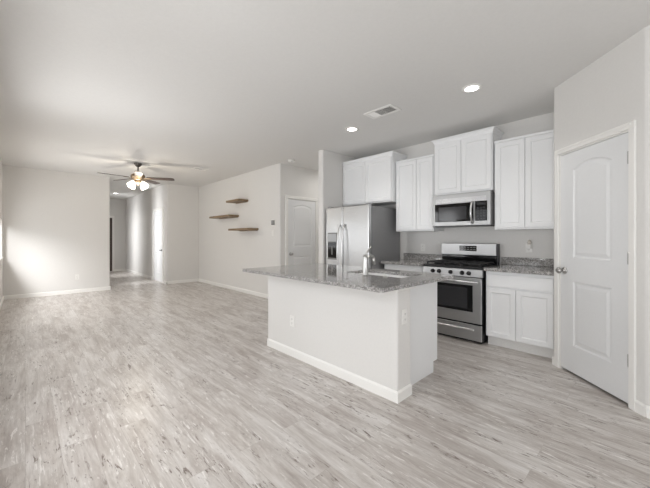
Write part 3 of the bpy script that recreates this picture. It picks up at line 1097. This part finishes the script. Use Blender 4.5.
# ------------------------------------------------------------------ floating shelves
for lab, x0, x1, yf, z in (('uppermost and shortest of the three floating wooden shelves', -6.886, -6.296, 3.388, 2.107),
                           ('middle floating wooden shelf, furthest left on its wall', -7.767, -6.732, 3.374, 1.779),
                           ('lowest floating wooden shelf, nearest the thermostat', -6.705, -5.868, 3.356, 1.450)):
    r = thing('floating_shelf', lab, 'shelf', ((x0 + x1) / 2, YS, z - 0.02), 'floating shelves')
    MB().box(x0, x1, yf, YS - 0.0005, z - 0.022, z + 0.022, 0.003, 2).build('board', WOODB, r)
    mb = MB()
    mb.box(x0 + 0.04, x1 - 0.04, YS - 0.016, YS - 0.0005, z - 0.034, z - 0.0225)
    mb.build('cleat', WOODB, r)

# ------------------------------------------------------------------ ceiling fan
FH = Vector((-7.05, 1.615, 0))
ZB = 2.450
r = thing('ceiling_fan', 'five-blade ceiling fan with dark blades and lit glass shades', 'ceiling fan', (FH.x, FH.y, CH))
MB().lathe([(0, CH - 0.0005), (0.072, CH - 0.0005), (0.070, CH - 0.02), (0.045, CH - 0.06), (0.022, CH - 0.075), (0, CH - 0.075)], (FH.x, FH.y, 0), 'Z', 28).build('canopy', PEWTER, r)
MB().tube([(FH.x, FH.y, CH - 0.07), (FH.x, FH.y, ZB + 0.08)], 0.012, 12).build('downrod', PEWTER, r)
MB().lathe([(0, 0.105), (0.03, 0.105), (0.05, 0.09), (0.105, 0.07), (0.125, 0.045), (0.128, 0.015), (0.118, -0.005), (0.09, -0.025), (0.085, -0.045), (0, -0.045)], (FH.x, FH.y, ZB), 'Z', 32).build('motor_housing', BRASS, r)
MB().lathe([(0, 0), (0.055, 0), (0.06, -0.02), (0.05, -0.055), (0.025, -0.07), (0.012, -0.09), (0, -0.095)], (FH.x, FH.y, ZB - 0.0455), 'Z', 24).build('light_kit', BRASS, r)
bpts = [(0.0, -0.052), (0.05, -0.058), (0.30, -0.064), (0.46, -0.066), (0.49, -0.055), (0.50, -0.03), (0.50, 0.03), (0.49, 0.055), (0.46, 0.066), (0.30, 0.064), (0.05, 0.058), (0.0, 0.052)]
for k in range(5):
    a = math.radians(60 + 72 * k)
    M = Matrix.Translation((FH.x, FH.y, ZB)) @ Matrix.Rotation(a, 4, 'Z') @ Matrix.Translation((0.165, 0, 0)) @ Matrix.Rotation(math.radians(-11), 4, 'X')
    bl = MB().prism(bpts, -0.004, 0.004, M).build('blade', WOODD, r)
    M2 = Matrix.Translation((FH.x, FH.y, ZB)) @ Matrix.Rotation(a, 4, 'Z') @ Matrix.Rotation(math.radians(-11), 4, 'X')
    MB().prism([(0.085, -0.012), (0.15, -0.012), (0.17, -0.035), (0.235, -0.03), (0.25, 0), (0.235, 0.03), (0.17, 0.035), (0.15, 0.012), (0.085, 0.012)], -0.010, -0.0045, M2).build('blade_bracket', BRASS, bl)
for k in range(4):
    a = math.radians(32 + 90 * k)
    d = Vector((math.cos(a), math.sin(a), 0))
    c = FH + Vector((0, 0, ZB - 0.075))
    arm = MB().tube([c + d * 0.045, c + d * 0.085 + Vector((0, 0, 0.004)), c + d * 0.105 + Vector((0, 0, -0.012))], 0.009, 10).build('shade_arm', BRASS, r)
    Mt = Matrix.Translation(c + d * 0.10 + Vector((0, 0, -0.012))) @ Matrix.Rotation(a, 4, 'Z') @ Matrix.Rotation(math.radians(-38), 4, 'Y')
    MB().lathe([(0.020, 0.0), (0.028, -0.006), (0.045, -0.028), (0.061, -0.066), (0.067, -0.098), (0.073, -0.112), (0.070, -0.110), (0.059, -0.088), (0.0, -0.072)], (0, 0, 0), 'Z', 24, Mt).build('glass_shade', SHADE, r)
ln = bpy.data.lights.new('fan_bulb', 'POINT')
ln.energy = 20
ln.color = (1, 0.9, 0.75)
ln.shadow_soft_size = 0.1
lo_ = bpy.data.objects.new('fan_bulb', ln)
COL.objects.link(lo_)
lo_.parent = r
lo_.location = (0, 0, ZB - 0.30 - CH)

# ------------------------------------------------------------------ downlights, vents, smoke alarm
for lab, x, y, pw_ in (('lit recessed ceiling light nearest the pantry, in front of the range cabinets', -1.226, 3.19, 16),
                       ('lit recessed ceiling light left of the kitchen vent, nearest the fridge', -2.816, 3.212, 27),
                       ('small lit recessed ceiling light far down the hall', -12.25, 2.158, 14)):
    r = thing('recessed_light', lab, 'ceiling light', (x, y, CH), 'recessed ceiling lights')
    MB().lathe([(0.062, -0.0005), (0.092, -0.0005), (0.092, -0.004), (0.085, -0.008), (0.066, -0.010), (0.062, -0.006), (0.062, -0.0005)], (x, y, CH), 'Z', 32).build('trim_ring', TRIM, r)
    MB().lathe([(0, -0.001), (0.0615, -0.001), (0.0615, -0.005), (0.04, -0.008), (0, -0.009)], (x, y, CH), 'Z', 28).build('lens', LAMP, r)
    ln = bpy.data.lights.new('downlight_beam', 'SPOT')
    ln.energy = pw_
    ln.spot_size = math.radians(130)
    ln.spot_blend = 0.8
    ln.shadow_soft_size = 0.06
    ln.color = (1, 0.975, 0.94)
    lo_ = bpy.data.objects.new('downlight_beam', ln)
    COL.objects.link(lo_)
    lo_.parent = r
    lo_.location = (0, 0, -0.03)


def ceiling_vent(label, x0, x1, y0, y1, nslat, group=None):
    r = thing('ceiling_vent', label, 'vent', ((x0 + x1) / 2, (y0 + y1) / 2, CH), 'ceiling air vents')
    f = MB()
    e = 0.035
    f.box(x0, x1, y0, y0 + e, CH - 0.008, CH - 0.0005, 0.002, 1)
    f.box(x0, x1, y1 - e, y1, CH - 0.008, CH - 0.0005, 0.002, 1)
    f.box(x0, x0 + e, y0 + e, y1 - e, CH - 0.008, CH - 0.0005, 0.002, 1)
    f.box(x1 - e, x1, y0 + e, y1 - e, CH - 0.008, CH - 0.0005, 0.002, 1)
    f.build('frame', TRIM, r)
    MB().box(x0 + e, x1 - e, y0 + e, y1 - e, CH - 0.0018, CH - 0.0006).build('duct_backing', SLOT, r)
    L_ = (x1 - x0 - 2 * e) / 3
    for q in range(3):
        xa = x0 + e + L_ * q
        s = MB()
        for k in range(nslat):
            if q == 0:
                ang, yy = 0.6, y0 + e + (y1 - y0 - 2 * e) * (k + 0.5) / nslat
                s.box(xa + 0.003, xa + L_ - 0.003, -0.0055, 0.0055, -0.0006, 0.0006, 0, 1, Matrix.Translation((0, yy, CH - 0.0055)) @ Matrix.Rotation(-ang, 4, 'X'))
            else:
                ang = 0.3 if q == 1 else 0.42
                xx = xa + L_ * (k + 0.5) / nslat
                s.box(-0.0045, 0.0045, y0 + e + 0.003, y1 - e - 0.003, -0.0006, 0.0006, 0, 1, Matrix.Translation((xx, 0, CH - 0.0055)) @ Matrix.Rotation(ang, 4, 'Y'))
        s.build('louver_bank', TRIM, r)


ceiling_vent('white rectangular air vent in the kitchen ceiling between two downlights', -2.385, -1.990, 2.918, 3.135, 9)
ceiling_vent('small flat air vent in the living room ceiling right of the fan', -6.80, -6.55, 2.56, 2.84, 8)
r = thing('smoke_alarm', 'round white smoke alarm on the ceiling near the passage door', 'smoke alarm', (-4.73, 3.655, CH))
MB().lathe([(0, -0.0005), (0.068, -0.0005), (0.068, -0.018), (0.060, -0.034), (0.03, -0.040), (0, -0.040)], (-4.73, 3.655, CH), 'Z', 28).build('housing', PLASTIC, r)
MB().lathe([(0, -0.040), (0.016, -0.040), (0.014, -0.044), (0, -0.045)], (-4.70, 3.64, CH), 'Z', 14).build('test_button', LGREY, r)
